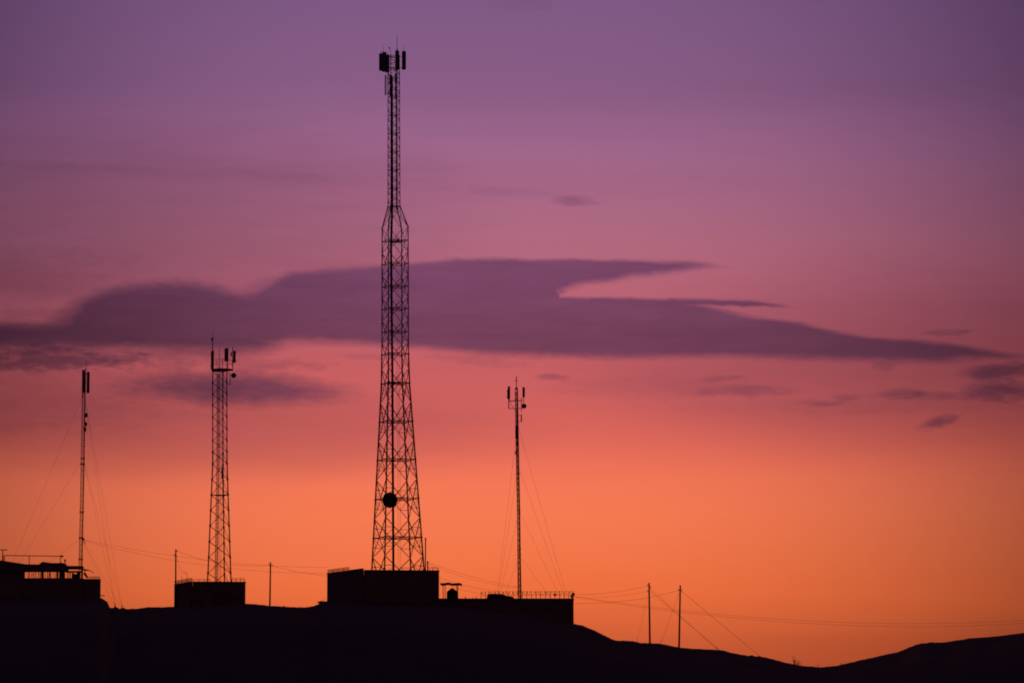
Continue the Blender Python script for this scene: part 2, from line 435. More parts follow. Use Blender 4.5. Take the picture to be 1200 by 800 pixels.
# ================================================================ the tall square tower
YT = 522.0
s = mpp(YT)
BASEY = 706.0
tower = thing('lattice_tower', W(466.4, BASEY, YT) - Vector((0, 0, 0.3)), 'tallest square lattice tower with waisted neck, drum dish and antenna cluster', 'radio tower')
ANG = [R(a) for a in (155, 245, 335, 65)]      # A left, B near, D right, C far
PROF = [(720, 466.9, 39.0), (667.5, 466.2, 34.3), (449.3, 463.4, 18.6), (415, 463.1, 17.6), (266.5, 463.0, 17.2), (242, 461.7, 8.0), (66, 461.4, 7.6)]
def node(py, k):
    cx = interp([(-a, b) for a, b, c in PROF], -py); rr = interp([(-a, c) for a, b, c in PROF], -py)
    c = W(cx, py, YT)
    return c + Vector((math.cos(ANG[k]), math.sin(ANG[k]), 0)) * rr * s
def ring_mid(py, k): return (node(py, k) + node(py, (k + 1) % 4)) / 2
STEEL = 'red_steel'
for k in range(4):
    lb = MB()
    ys = [BASEY + 2, 667.5, 629.9, 584.4, 538.7, 494, 449.3, 415, 362, 309.4, 266.5, 242, 199, 156, 110, 66]
    for a, b in zip(ys, ys[1:]):
        r = 0.105 if a > 449 else (0.08 if a > 245 else 0.055)
        lb.bar(node(a, k), node(b, k), r, 8)
        lb.bar(node(b, k) - Vector((0, 0, 0.07)), node(b, k) + Vector((0, 0, 0.07)), r * 1.55, 8)
    lg = lb.build('leg', STEEL, tower)
    MB().box(node(BASEY + 2, k) + Vector((0, 0, 0.05)), (0.7, 0.7, 0.3)).build('footing', 'concrete', lg)
rings_low = [674.5, 629.9, 584.4, 538.7, 494, 449.3]
rings_mid = [449.3, 415, 389, 362, 336, 309.4, 282.4]
def add_ring(py, r):
    mb = MB()
    for k in range(4):
        mb.bar(node(py, k), node(py, (k + 1) % 4), r, 4)
    for k in range(2): mb.bar(ring_mid(py, k), ring_mid(py, k + 2), r * 0.7, 4)      # plan bracing
    mb.build('ring_beam', STEEL, tower)
for py in rings_low: add_ring(py, 0.062)
for py in rings_mid[1:]: add_ring(py, 0.05)
def brace(p, q, r): rod('brace', p, q, r, STEEL, tower)
for a, b in zip(rings_low, rings_low[1:]):
    h = (a + b) / 2
    for k in range(4):
        k2 = (k + 1) % 4
        for (ry, hy) in ((a, h), (b, h)):
            mid = ring_mid(ry, k)
            for kk in (k, k2):
                L = node(hy, kk)
                if ry == a and a > 670: mid = ring_mid(a, k)
                brace(mid, L, 0.06)
                q = lerp(mid, L, 0.5); hq = node((ry + hy) / 2, kk)
                rod('strut', q, hq, 0.035, STEEL, tower)
                rod('strut', q, node(ry, kk), 0.033, STEEL, tower)
for a, b in zip(rings_mid, rings_mid[1:]):
    h = (a + b) / 2
    for k in range(4):
        for ry in (a, b):
            for kk in (k, (k + 1) % 4): brace(ring_mid(ry, k), node(h, kk), 0.05)
# top of the wide part and the neck
for k in range(4):
    k2 = (k + 1) % 4
    brace(ring_mid(282.4, k), node(266.5, k), 0.036); brace(ring_mid(282.4, k), node(266.5, k2), 0.036)
    brace(node(266.5, k), node(242, k2), 0.034); brace(node(266.5, k2), node(242, k), 0.034)
add_ring(242, 0.045)
lac = MB(); rg = MB()
y = 242.0; step = 5.35; i = 0
while y - step > 66:
    for k in range(4):
        k2 = (k + 1) % 4
        if (i + k) % 2: lac.bar(node(y, k), node(y - step, k2), 0.033, 4)
        else: lac.bar(node(y, k2), node(y - step, k), 0.033, 4)
    if i % 4 == 0:
        for k in range(4): lac.bar(node(y, k), node(y, (k + 1) % 4), 0.034, 4)
    y -= step; i += 1
lac.build('neck_lacing', STEEL, tower, kind='stuff')
# cable ladder beside the near leg, and a climbing ladder on the far side
def ladder(name, pts, half, r, rung, extra=0, matname='steel'):
    mb = MB()
    P = [W(px, py, Y) for px, py, Y in pts]
    for sgn in (-1, 1): mb.tube([p + Vector((sgn * half, 0, 0)) for p in P], r, 5)
    tot = P[-1].z - P[0].z; n = int(tot / rung)
    for j in range(n):
        z = P[0].z + rung * (j + 0.5)
        for a, b in zip(P, P[1:]):
            if a.z <= z <= b.z:
                c = lerp(a, b, (z - a.z) / (b.z - a.z)); mb.bar(c - Vector((half, 0, 0)), c + Vector((half, 0, 0)), r * 0.7, 4); break
    return mb, P
mb, P = ladder('cable_ladder', [(461.3, 704, YT - 1), (461, 667, YT - 1), (459.8, 440, YT - 0.5), (458.3, 290, YT - 0.4), (459.6, 240, YT - 0.3), (459.2, 90, YT - 0.3)], 0.13, 0.03, 0.6)
cl = mb.build('cable_ladder', 'steel', tower)
for j, off in enumerate((-0.075, -0.025, 0.025, 0.075)):
    MB().tube([p + Vector((off, -0.05, 0)) for p in P], 0.034, 5).build('feeder_cable', 'cable', cl)
mb, P = ladder('climbing_ladder', [(468.4, 704, YT + 0.5), (468, 640, YT + 0.5), (466.6, 440, YT + 0.3), (465.8, 290, YT + 0.3), (464.8, 240, YT + 0.2), (464.6, 80, YT + 0.2)], 0.16, 0.014, 0.45)
mb.build('climbing_ladder', 'steel', tower)
for off in (-0.05, 0.05): MB().tube([W(464.9, 246, YT + .1) + Vector((off, 0, 0)), W(464.4, 96, YT + .1) + Vector((off, 0, 0))], 0.045, 5).build('feeder_cable', 'cable', tower)
# work platform below the neck
pl = MB(); c = W(463.2, 283, YT)
for t in (-0.8, -0.4, 0, 0.4, 0.8): pl.box(c + Vector((t * 0.9, 0, 0.03)), (0.28, 1.6, 0.04), R(25))
pl.build('work_platform', 'steel', tower)
pl = MB(); c = W(464.2, 448.6, YT)
for t in (-1, -0.5, 0, 0.5, 1): pl.box(c + Vector((t * 0.8, 0, 0.05)), (0.3, 2.0, 0.05), R(25))
pl.build('work_platform', 'steel', tower)
for (py, hh) in ((277, 6), (441, 7)):
    cg_ = MB()
    for u in (-3, 3):
        cg_.bar(W(464 + u, py + hh, YT), W(464 + u, py, YT), 0.02, 4)
    for v in (0, 3): cg_.bar(W(461, py + v, YT), W(467, py + v, YT), 0.018, 4)
    cg_.build('platform_rail', 'steel', tower)
# big drum dish low on the tower
dish(tower, 456.8, 585.7, 9.5, YT - 4.4, (0.1, -1, 0.02), 0.35, n=8, mount=node(586, 1), label='large round drum dish low on the tower')
# head of the tower
head = MB()
for py in (66.3, 69.2, 75, 81):
    for k in range(4): head.bar(node(py, k), node(py, (k + 1) % 4), 0.03, 4)
c0 = W(461.5, 72, YT)
for (px, dy_) in ((447, 0.4), (453, -0.9), (465.4, -0.7), (473.5, 0.4)):
    for py in (66.5, 79.5):
        head.bar(W(461.5, py, YT), W(px, py, YT + dy_), 0.035, 5)
head.build('antenna_mount', 'steel', tower)
for px, dy_, a, b in ((447, 0.4, 60, 84), (452.6, -0.9, 61, 86), (465.4, -0.6, 58, 84), (472.6, 0.3, 59, 82.5)):
    rod('mount_pole', W(px, b, YT + dy_), W(px, a, YT + dy_), 0.04, 'steel', tower, 6)
panel_antenna(tower, 446.6, 62.9, 83, 4.8, YT + 0.1, R(25))
panel_antenna(tower, 450.4, 61.2, 84.4, 4.6, YT - 1.2, R(10))
panel_antenna(tower, 454.0, 64.0, 85.0, 4.2, YT - 0.6, R(-30))
panel_antenna(tower, 465.4, 59.5, 82, 4.6, YT - 0.9, R(-5))
panel_antenna(tower, 473.3, 60.3, 81.8, 4.8, YT + 0.0, R(-15))
whip(tower, 449.4, 52.3, 62, YT - 1.0, 0.03); whip(tower, 465.3, 40, 60, YT - 0.8, 0.045); whip(tower, 473, 52.8, 61, YT, 0.03)
lamp = MB().tube([W(457.6, 68, YT), W(457.6, 59, YT), W(457.2, 56.8, YT), W(456.2, 56.2, YT)], 0.03, 6)
lo = lamp.build('lamp_arm', 'steel', tower); MB().lathe(W(456.3, 57.2, YT), [(0.06, 0), (0.09, 0.06), (0.09, 0.14), (0.04, 0.2)], 10).build('beacon', 'antenna_grey', lo)
for (x0, x1, y0, y1) in ((456.2, 459.6, 88, 99), (456.4, 459.4, 101, 113), (462.6, 465.4, 86, 98), (462.8, 465.2, 101, 114)):
    gear_box(tower, x0, x1, y0, y1, YT - 0.5)
fr = MB()
fr.bar(W(451.6, 111.6, YT - 0.5), W(451.6, 88.2, YT - 0.5), 0.09, 6)
for py in (88.8, 92, 110.5): fr.bar(W(451.6, py, YT - 0.5), W(455.5, py, YT - 0.3), 0.03, 4)
fr.bar(W(453.4, 111, YT - 0.4), W(453.4, 89, YT - 0.4), 0.025, 4)
fr.build('side_antenna', 'antenna_grey', tower)

# ================================================================ triangular tower in its own compound
Y2 = 548.0; s2 = mpp(Y2)
tw2 = thing('lattice_tower', W(259.2, 703, Y2), 'slim three-legged lattice tower with crowned antenna platform above small compound', 'radio tower')
A2 = [R(a) for a in (200, 320, 80)]            # a left, c right near face, b far
PR2 = [(710, 259.1, 18.4), (680, 259.0, 16.2), (543.5, 258.9, 10.0), (433, 258.7, 9.9)]
def node2(py, k):
    cx = interp([(-a, b) for a, b, c in PR2], -py); rr = interp([(-a, c) for a, b, c in PR2], -py)
    return W(cx, py, Y2) + Vector((math.cos(A2[k]), math.sin(A2[k]), 0)) * rr * s2
lev = [708, 690, 671.6, 653.1, 634.6, 616.2, 598, 580, 562, 543.5, 529.7, 516.6, 503.4, 489, 475, 462, 449, 435]
for k in range(3):
    lb = MB()
    for a, b in zip(lev, lev[1:]):
        r = 0.095 if a > 543 else 0.075
        lb.bar(node2(a, k), node2(b, k), r, 8)
        lb.bar(node2(b, k) - Vector((0, 0, 0.09)), node2(b, k) + Vector((0, 0, 0.09)), r * 1.75, 8)
    lb.build('leg', 'steel', tw2)
for a, b in zip(lev, lev[1:]):
    r = 0.052 if a > 543 else 0.044
    rod('brace', node2(b, 0), node2(a, 1), r, 'steel', tw2)
    rod('brace', node2(a, 0), node2(b, 2), r * 0.85, 'steel', tw2)
    rod('brace', node2(b, 2), node2(a, 1), r * 0.85, 'steel', tw2)
for py in (580, 435):
    mb = MB()
    for k in range(3): mb.bar(node2(py, k), node2(py, (k + 1) % 3), 0.06, 4)
    mb.build('ring_beam', 'steel', tw2)
mb, P = ladder('cable_ladder', [(252.8, 706, Y2), (253.2, 680, Y2), (255.6, 543, Y2), (255.9, 437, Y2)], 0.2, 0.03, 0.5)
cl = mb.build('cable_ladder', 'steel', tw2)
for off in (-0.1, 0.02, 0.12): MB().tube([p + Vector((off, -0.03, 0)) for p in P], 0.03, 5).build('feeder_cable', 'cable', cl)
mb, P = ladder('climbing_ladder', [(257.4, 706, Y2 + 0.3), (258, 640, Y2 + 0.3), (260.4, 543, Y2 + 0.5), (260.6, 437, Y2 + 0.5)], 0.14, 0.022, 0.4)
mb.build('climbing_ladder', 'steel', tw2)
gear_box(tw2, 259.6, 261.6, 548, 561, Y2 - 0.2)
# platform
pf = MB(); c = W(260.2, 433.2, Y2); r = 12.4 * s2
pts = [c + Vector((math.cos(t), math.sin(t), 0)) * r for t in (2 * math.pi * k / 12 for k in range(12))]
for k in range(12): pf.bar(pts[k], pts[(k + 1) % 12], 0.08, 5)
for k in range(0, 12, 2): pf.bar(c, pts[k], 0.05, 4)
for t in range(-4, 5): pf.box(c + Vector((t * 0.3, 0, 0.04)), (0.24, 2 * math.sqrt(max(0.1, r * r - (t * 0.3) ** 2)) * 0.97, 0.05))
pfo = pf.build('antenna_platform', 'steel', tw2)
rl = MB()
for py in (422, 426.3):
    q = [W(260.2, py, Y2) + Vector((math.cos(t), math.sin(t), 0)) * r * 0.96 for t in (2 * math.pi * k / 12 for k in range(12))]
    for k in range(12): rl.bar(q[k], q[(k + 1) % 12], 0.022, 4)
for k in range(0, 12, 2): rl.bar(pts[k], W(260.2, 421.5, Y2) + (pts[k] - c) * 0.96, 0.026, 4)
rl.build('guard_rail', 'steel', pfo)
whip(tw2, 249.6, 387, 399, Y2, 0.035); 
lb = MB().bar(W(249.2, 440, Y2), W(249.0, 395.5, Y2), 0.07, 8).bar(W(248.6, 398.5, Y2), W(248.6, 395.6, Y2), 0.14, 8); lb.build('mount_pole', 'steel', tw2)
panel_antenna(tw2, 249.0, 411, 432.5, 2.9, Y2 - 0.3, R(60), 3.0)
whip(tw2, 257.1, 406.8, 433, Y2 - 0.8, 0.06)
rod('mount_pole', W(260.7, 433, Y2 - 1), W(260.7, 419.5, Y2 - 1), 0.05, 'steel', tw2, 6)
rod('mount_pole', W(266.5, 433, Y2 - 0.8), W(266.5, 406.5, Y2 - 0.8), 0.05, 'steel', tw2, 6)
panel_antenna(tw2, 265.4, 408, 423, 4.6, Y2 - 1.1, R(15))
rod('mount_pole', W(272.7, 434.5, Y2 + 0.3), W(272.7, 406.5, Y2 + 0.3), 0.06, 'steel', tw2, 6)
panel_antenna(tw2, 274.7, 410.8, 425, 2.6, Y2 + 0.1, R(-70), 2.6)
gear_box(tw2, 270.2, 271.7, 412.5, 417.5, Y2 + 0.3, 0.15)
br = MB().bar(W(269.7, 450.5, Y2), W(269.7, 436.5, Y2), 0.045, 6).bar(W(266, 437, Y2 - .3), W(269.7, 437, Y2), 0.035, 5).bar(W(266, 450, Y2 - .3), W(269.7, 450, Y2), 0.035, 5)
br.build('dish_bracket', 'steel', tw2)
dish(tw2, 273.8, 439.7, 3.0, Y2 - 0.2, (0.35, -1, 0), 0.4, mount=W(269.7, 439.8, Y2))

# ================================================================ guyed masts
def mast(label, pts, Y, halfw, pitch_px, flanges, mat_='steel', lr=0.036, br_=0.02):
    """triangular lattice mast through pts [(px, py)], base first"""
    sM = mpp(Y)
    base = W(pts[0][0], pts[0][1], Y)
    root = thing('guyed_mast', base, label, 'radio mast')
    an = [R(a) for a in (195, 315, 75)]
    def nd(py, k):
        cx = interp([(-b, a) for a, b in pts], -py)
        return W(cx, py, Y) + Vector((math.cos(an[k]), math.sin(an[k]), 0)) * halfw * sM
    for k in range(3):
        MB().tube([nd(py, k) for a, py in pts], lr, 6).build('leg', mat_, root)
    lc = MB(); y = pts[0][1]; i = 0
    while y - pitch_px > pts[-1][1]:
        for k in range(3):
            a, b = (k, (k + 1) % 3) if i % 2 else ((k + 1) % 3, k)
            lc.bar(nd(y, a), nd(y - pitch_px, b), br_, 4)
            lc.bar(nd(y, k), nd(y, (k + 1) % 3), br_ * 0.85, 4)
        y -= pitch_px; i += 1
    lc.build('lacing', mat_, root, kind='stuff')
    for py in flanges:
        f = MB()
        for k in range(3):
            f.bar(nd(py, k) - Vector((0, 0, 0.12)), nd(py, k) + Vector((0, 0, 0.12)), 0.085, 8)
            f.bar(nd(py, k), nd(py, (k + 1) % 3), 0.04, 4)
        f.build('section_joint', mat_, root)
    MB().box(base + Vector((0, 0, -0.1)), (1.2, 1.2, 0.4)).build('footing', 'concrete', root)
    return root, nd
def guys(root, nd, levels, anchors, r=0.013):
    for q in anchors:
        for py in levels:
            k = min(range(3), key=lambda k: (nd(py, k) - q).length)
            p = nd(py, k)
            rod_pts = mesh_wire(p, q, (p - q).length * 0.004, 10)
            o = MB().tube(rod_pts, r, 5).build('guy_wire', 'cable', root)
            d = (p - q).normalized()
            MB().bar(q + d * 0.3, q + d * 1.1, 0.035, 6).build('turnbuckle', 'steel', o)

YL = 482.0
m1, nd1 = mast('thin guyed lattice mast rising behind flat-roofed terrace house', [(94.3, 699), (94.8, 663), (96.2, 599), (97.3, 540), (98.6, 462), (99.3, 436)], YL, 2.25, 3.6, (655, 630, 599.6, 543.5, 537))
anchors = [gz(-6, 481), gz(136, 505), gz(144.5, 510)]
anchors = [a + Vector((0, 0, 0.15)) for a in anchors]
guys(m1, nd1, (464.5, 539.5, 631.5), anchors, 0.009)
rod('mount_pole', W(99.9, 463, YL), W(100.4, 431.5, YL), 0.05, 'steel', m1, 6)
panel_antenna(m1, 97.9, 433.2, 460.2, 3.1, YL - 0.3, R(40), 2.6)
panel_antenna(m1, 103.2, 435.6, 460.4, 3.0, YL + 0.1, R(-35), 2.6)
whip(m1, 100.9, 419.5, 434, YL, 0.03, 101.2)
ma = MB()
for py in (438, 447, 457): ma.bar(W(98, py, YL), W(103, py, YL), 0.03, 4)
ma.build('antenna_mount', 'steel', m1)
for (x0, x1, y0, y1) in ((99.3, 102.6, 484, 488.6), (99, 102, 494.6, 499), (98, 101, 500.5, 505.5)): gear_box(m1, x0, x1, y0, y1, YL - 0.3)
rod('mount_pole', W(96.8, 465, YL), W(97, 460, YL), 0.06, 'steel', m1, 6)
sb = MB().tube([W(97.5, 632, YL - .2), W(98.8, 634, YL - .2), W(100.2, 635.5, YL - .2), W(99.6, 637, YL - .2), W(98.2, 636, YL - .2)], 0.035, 5).box(W(97.8, 631.5, YL - .2), (0.25, 0.2, 0.25))
sb.build('wire_bracket', 'steel', m1)

YR = 532.0
m2, nd2 = mast('thin guyed lattice mast with side arms above long roof', [(609.9, 722), (609.6, 697), (608.6, 650), (607.9, 597), (606.6, 530), (605.6, 470), (605.3, 455)], YR, 1.75, 3.3, (649.5, 643, 597, 555), 'steel', 0.05, 0.03)
an2 = [gz(578.7, 541), gz(677, 540)]
guys(m2, nd2, (496, 545, 598, 651), [a + Vector((0, 0, 0.1)) for a in an2], 0.011)
rod('mast_tip', W(605.3, 457, YR), W(605, 440.6, YR), 0.055, 'steel', m2, 6)
ar = MB().bar(W(603.1, 445, YR), W(605, 446.6, YR), 0.03, 5).bar(W(607.2, 445, YR), W(605, 446.6, YR), 0.03, 5).lathe(W(605.2, 456, YR), [(0.05, 0), (0.16, 0.05), (0.16, 0.25), (0.05, 0.3)], 10)
ar.build('lightning_rod', 'steel', m2)
fr = MB()
fr.bar(W(596.2, 469.6, YR), W(611.5, 469.0, YR), 0.07, 6).bar(W(596.2, 478.6, YR), W(611, 478.2, YR), 0.045, 6).bar(W(597.6, 470.5, YR), W(602, 478.4, YR), 0.03, 5)
fr.bar(W(596.2, 479, YR), W(596.2, 462, YR), 0.07, 6).bar(W(611.2, 482.5, YR), W(611.2, 465.5, YR), 0.05, 6).bar(W(613.6, 472, YR), W(613.6, 462, YR), 0.05, 6).bar(W(605, 481, YR), W(602.5, 480, YR), 0.03, 5)
fr.bar(W(605.5, 469.3, YR), W(606, 469.3, YR + 1.6), 0.05, 6)
fr.build('antenna_mount', 'steel', m2)
panel_antenna(m2, 596.5, 452.5, 467.8, 2.5, YR - 0.2, R(30), 2.2)
panel_antenna(m2, 595.6, 456, 467, 2.0, YR + 0.2, R(60), 2.0)
panel_antenna(m2, 613.6, 453.5, 465.2, 2.6, YR - 0.2, R(-25), 2.2)
dish(m2, 613.9, 475.6, 2.9, YR - 0.5, (0.5, -1, 0), 0.4, mount=W(611.2, 475.5, YR))
br = MB().bar(W(611, 494.2, YR), W(611, 485.6, YR), 0.085, 6).bar(W(606, 486.4, YR), W(611, 486.4, YR), 0.035, 5).bar(W(606, 493.4, YR), W(611, 493.4, YR), 0.03, 5)
br.build('side_antenna', 'antenna_grey', m2)
panel_antenna(m2, 605.7, 498.3, 513.2, 3.6, YR - 0.35, R(10), 2.4)
gear_box(m2, 604.9, 607.2, 517, 522, YR - 0.3); gear_box(m2, 603.6, 606.2, 528.2, 532, YR - 0.3, 0.3); gear_box(m2, 604.6, 607.6, 505, 511, YR - 0.7, 0.2)
MB().tube([W(607, 697, YR - .25), W(606.4, 600, YR - .25), W(605.6, 480, YR - .25)], 0.04, 5).build('feeder_cable', 'cable', m2)

# ================================================================ compounds and buildings
def wall_run(mb, a, b, za0, za1, zb1, th=0.3):
    """a wall from a to b (xy), bottom za0, top za1 at a and zb1 at b"""
    a = Vector((a[0], a[1], 0)); b = Vector((b[0], b[1], 0)); d = (b - a).normalized(); n = Vector((-d.y, d.x, 0)) * th / 2
    z = Vector((0, 0, 1))
    mb.quadbox([a - n + z*za0, b - n + z*za0, b + n + z*za0, a + n + z*za0, a - n + z*za1, b - n + z*zb1, b + n + z*zb1, a + n + z*za1])
def coil_fence(label, path, height, coil_r, posts, turns_per_m=2.2, group=None, rail=True):
    """razor wire: posts, strands and a concertina coil along a path of world points (wall tops)"""
    root = thing('razor_wire', path[0], label, 'razor wire', group)
    seg = []
    for a, b in zip(path, path[1:]): seg.append((a, b, (b - a).length))
    tot = sum(q[2] for q in seg)
    def at(t):
        d = t * tot
        for a, b, L in seg:
            if d <= L: return lerp(a, b, d / L if L else 0), (b - a).normalized()
            d -= L
        return seg[-1][1], (seg[-1][1] - seg[-1][0]).normalized()
    n = int(tot * turns_per_m * 10); pts = []
    for k in range(n + 1):
        p, d = at(k / n); side = Vector((-d.y, d.x, 0)).normalized()
        th = 2 * math.pi * k / 10; rr = coil_r * (1 + 0.15 * noise.noise(p * 1.7))
        pts.append(p + Vector((0, 0, height - coil_r * 0.9)) + (side * math.cos(th) + Vector((0, 0, 1)) * math.sin(th)) * rr + d * 0.1 * noise.noise(p * 3.1))
    MB().tube(pts, 0.023, 4).build('coil', 'steel', root)
    st = MB()
    for hh in ((0.5, 1.0) if rail else (0.5,)):
        L = []
        for k in range(41):
            p, d = at(k / 40); L.append(p + Vector((0, 0, height * hh)))
        st.tube(L, 0.013, 4)
    st.build('strand', 'steel', root)
    for k in range(posts):
        p, d = at(k / max(1, posts - 1))
        lean = Vector((random.uniform(-.06, .06), random.uniform(-.05, .05), 0))
        rod('post', p - Vector((0, 0, 0.05)), p + lean + Vector((0, 0, height * random.uniform(0.92, 1.05))), 0.035, 'rust', root)
    return root
def slab(name, parent, x0, x1, y0, y1, Y, depth, material, **kw):
    a = W(x0, y1, Y); b = W(x1, y0, Y)
    return MB().quadbox([(a.x, Y, a.z), (b.x, Y, a.z), (b.x, Y + depth, a.z), (a.x, Y + depth, a.z), (a.x, Y, b.z), (b.x, Y, b.z), (b.x, Y + depth, b.z), (a.x, Y + depth, b.z)]).build(name, material, parent, **kw)

# -- compound round the tall tower
def compound(label, L, K, Rr, topL, topK, topF, Yl, Yk, Yr, Yb, basey, stub):
    k = W(K, topF, Yk); l = W(L, topL, Yl); r = W(Rr, topF, Yr); zf = k.z; zb = W(K, basey, Yk).z - 0.8
    kb = W(K, topK, Yk)
    rxb = r.x * Yb / r.y - 0.4
    root = thing('compound_wall', (lerp(l.x, r.x, .5), lerp(Yk, Yb, .5), zb), label, 'compound')
    ch = 0.14
    mb = MB(); wall_run(mb, (k.x + 0.16, k.y), (r.x - 0.16, r.y), zb, zf - ch, zf - ch); mb.build('wall', 'render_wall', root)
    mb = MB(); wall_run(mb, (k.x, k.y), (l.x, l.y), zb, kb.z - ch, l.z - ch); mb.build('wall', 'render_wall', root)
    mb = MB(); wall_run(mb, (r.x, r.y - 0.15), (rxb, Yb), zb, zf - ch, zf - ch); mb.build('wall', 'render_wall', root)
    mb = MB(); wall_run(mb, (l.x + 0.2, l.y), (rxb - 0.2, Yb), zb, l.z - ch - .02, zf - ch - .02); mb.build('wall', 'render_wall', root)
    mb = MB(); wall_run(mb, (k.x + 0.2, k.y), (r.x + 0.19, r.y), zf - ch, zf, zf, 0.37); mb.build('coping', 'concrete', root)
    mb = MB(); wall_run(mb, (k.x, k.y - 0.1), (l.x, l.y), kb.z - ch, kb.z, l.z, 0.37); mb.build('coping', 'concrete', root)
    mb = MB(); wall_run(mb, (r.x, r.y + 0.2), (rxb, Yb), zf - ch, zf + .003, zf + .003, 0.37); mb.build('coping', 'concrete', root)
    return root, k, l, r, kb
cA, k, l, r, kb = compound('large dark walled compound around the foot of the tallest tower', 384.6, 425, 513.3, 670.8, 665.6, 667.3, 527.0, 514.0, 515.0, 530.0, 712, 0)
coil_fence('short sagging razor wire on the tall tower compound, sloping side wall', [l, lerp(l, kb, 0.6)], 0.42, 0.17, 5)
coil_fence('short razor wire on the tall tower compound, front wall end', [lerp(k, r, 0.86), r], 0.36, 0.15, 3)
pp = thing('stub_pole', W(498.5, 702, 518), 'thin steel stub pole beside a base leg of the tallest tower', 'pole')
MB().bar(W(498.3, 702, 518), W(498.7, 631, 518), 0.085, 8).build('shaft', 'steel', pp); MB().bar(W(498.7, 631.5, 518), W(498.7, 629.8, 518), 0.12, 8).build('cap', 'steel', pp)
pp2 = thing('wire_post', W(501.2, 668, 515.0), 'short wire post standing on the tall tower compound wall', 'post')
MB().bar(W(501.2, 668, 515.0), W(501.2, 657.6, 515.0), 0.09, 8).build('shaft', 'steel', pp2); MB().lathe(W(501.2, 658.2, 515.0), [(0.1, 0), (0.13, 0.06), (0.05, 0.15)], 8).build('insulator', 'antenna_grey', pp2)

# -- compound round the triangular tower
cB, k, l, r, kb = compound('small dark walled compound around the three-legged tower', 205.4, 224.6, 286.6, 684.0, 680.8, 680.9, 547.0, 539.5, 540.0, 556.0, 712, 0)
coil_fence('razor wire coil on the small compound, receding side wall', [l, kb], 0.46, 0.19, 6)
coil_fence('razor wire coil on the small compound, front wall end beside tower', [lerp(k, r, 0.76), r], 0.46, 0.18, 4)
coil_fence('loose low strands on the small compound, middle of front wall', [lerp(k, r, 0.03), lerp(k, r, 0.34)], 0.34, 0.05, 4, 1.0)
lw = thing('hooked_rod', W(219, 682, 543), 'hooked thin rod with loose wire on the small compound', 'rod')  # bent rods with a curl of loose wire, no lamp on them
MB().tube([W(219, 683, 540), W(219, 672.5, 540), W(218.3, 670.6, 540), W(217, 670.5, 540), W(216, 671.5, 540)], 0.03, 5).build('rod', 'steel', lw)
MB().tube([W(216, 671.3, 540), W(213, 669, 540), W(210, 663.5, 540), W(208, 656, 540), W(206.6, 650, 540)], 0.016, 5).build('loose_wire', 'cable', lw)
MB().tube([W(213.6, 682, 540), W(213.2, 676.5, 540), W(211.8, 675, 540)], 0.03, 5).build('rod', 'steel', lw)

# -- long building under the right-hand mast
YB = 517.0
a = W(513.9, 701, YB); b = W(672.4, 700.7, YB); zb = W(672, 738, YB).z - 1.0
hb = thing('long_building', ((a.x + b.x) / 2, YB + 4, zb), 'long low flat-roofed building carrying water tank and razor wire', 'building')
MB().box(((a.x + b.x) / 2, YB + 4, (zb + a.z - 0.2) / 2), (b.x - a.x - 0.04, 8.0, a.z - 0.2 - zb)).build('wall', 'render_wall', hb)
MB().box(((a.x + b.x) / 2, YB + 4, a.z - 0.11), (b.x - a.x + 0.06, 8.1, 0.18)).build('roof_slab', 'concrete', hb)
MB().box(((a.x + b.x) / 2, YB + 0.14, a.z + 0.01), (b.x - a.x + 0.0, 0.24, 0.06)).build('parapet', 'concrete', hb)
RZ = a.z + 0.0
def onroof(px, Y): return Vector((W(px, 700, Y).x, Y, RZ - 0.02))
coil_fence('long row of tangled razor wire on posts along building roof edge', [onroof(563.5, 518.4), onroof(600, 517.7), onroof(640, 517.3), onroof(672, 517.25)], 1.02, 0.3, 21, 2.1)
coil_fence('razor wire returning along the end of the long roof', [onroof(672, 517.6), onroof(670.0, 524.5)], 0.85, 0.2, 4, 1.3)
MB().box(onroof(650.3, 517.4) + Vector((0, 0, 0.55)), (0.32, 0.22, 0.3)).build('junction_box', 'antenna_grey', hb)
# bulky wrapped heap on the roof
def heap(name, label, cat, outline, Y, depth, material, parent=None):
    """rounded lump: its ridge follows outline [(px, py)]; base level = last arg of each"""
    mb = MB(); mb.smooth = True
    xs = []
    n = 36; m_ = 9
    x0, x1 = outline[0][0], outline[-1][0]; by = outline[0][1]
    for i in range(n + 1):
        px = lerp(x0, x1, i / n); top = interp(outline, px)
        b0 = W(px, by, Y); t0 = W(px, top, Y); h = max(0.02, t0.z - b0.z)
        for j in range(m_):
            th = math.pi * j / (m_ - 1)
            q = Vector((b0.x, Y + depth / 2 - math.cos(th) * depth / 2, b0.z + h * math.sin(th) ** 0.6))
            q.z += 0.05 * noise.noise(q * 2.0) * math.sin(th)
            mb.v.append(q)
    for i in range(n):
        for j in range(m_ - 1):
            mb.f.append((i*m_+j, (i+1)*m_+j, (i+1)*m_+j+1, i*m_+j+1))
        mb.f.append((i*m_+m_-1, (i+1)*m_+m_-1, (i+1)*m_, i*m_))
    mb.f += [tuple(reversed(range(m_))), tuple(n*m_+j for j in range(m_))]
    return mb.build(name, material, parent, label, cat)
heap('tarpaulin_heap', 'low dark tarpaulin-covered heap on long roof among razor wire', 'heap', [(570, 700.9), (571.5, 695.6), (575, 694.9), (581, 694.8), (587, 694.9), (590, 696), (593, 697.2), (598, 697.6), (601, 698.6), (603, 700.9)], 519.6, 1.6, 'tarp')
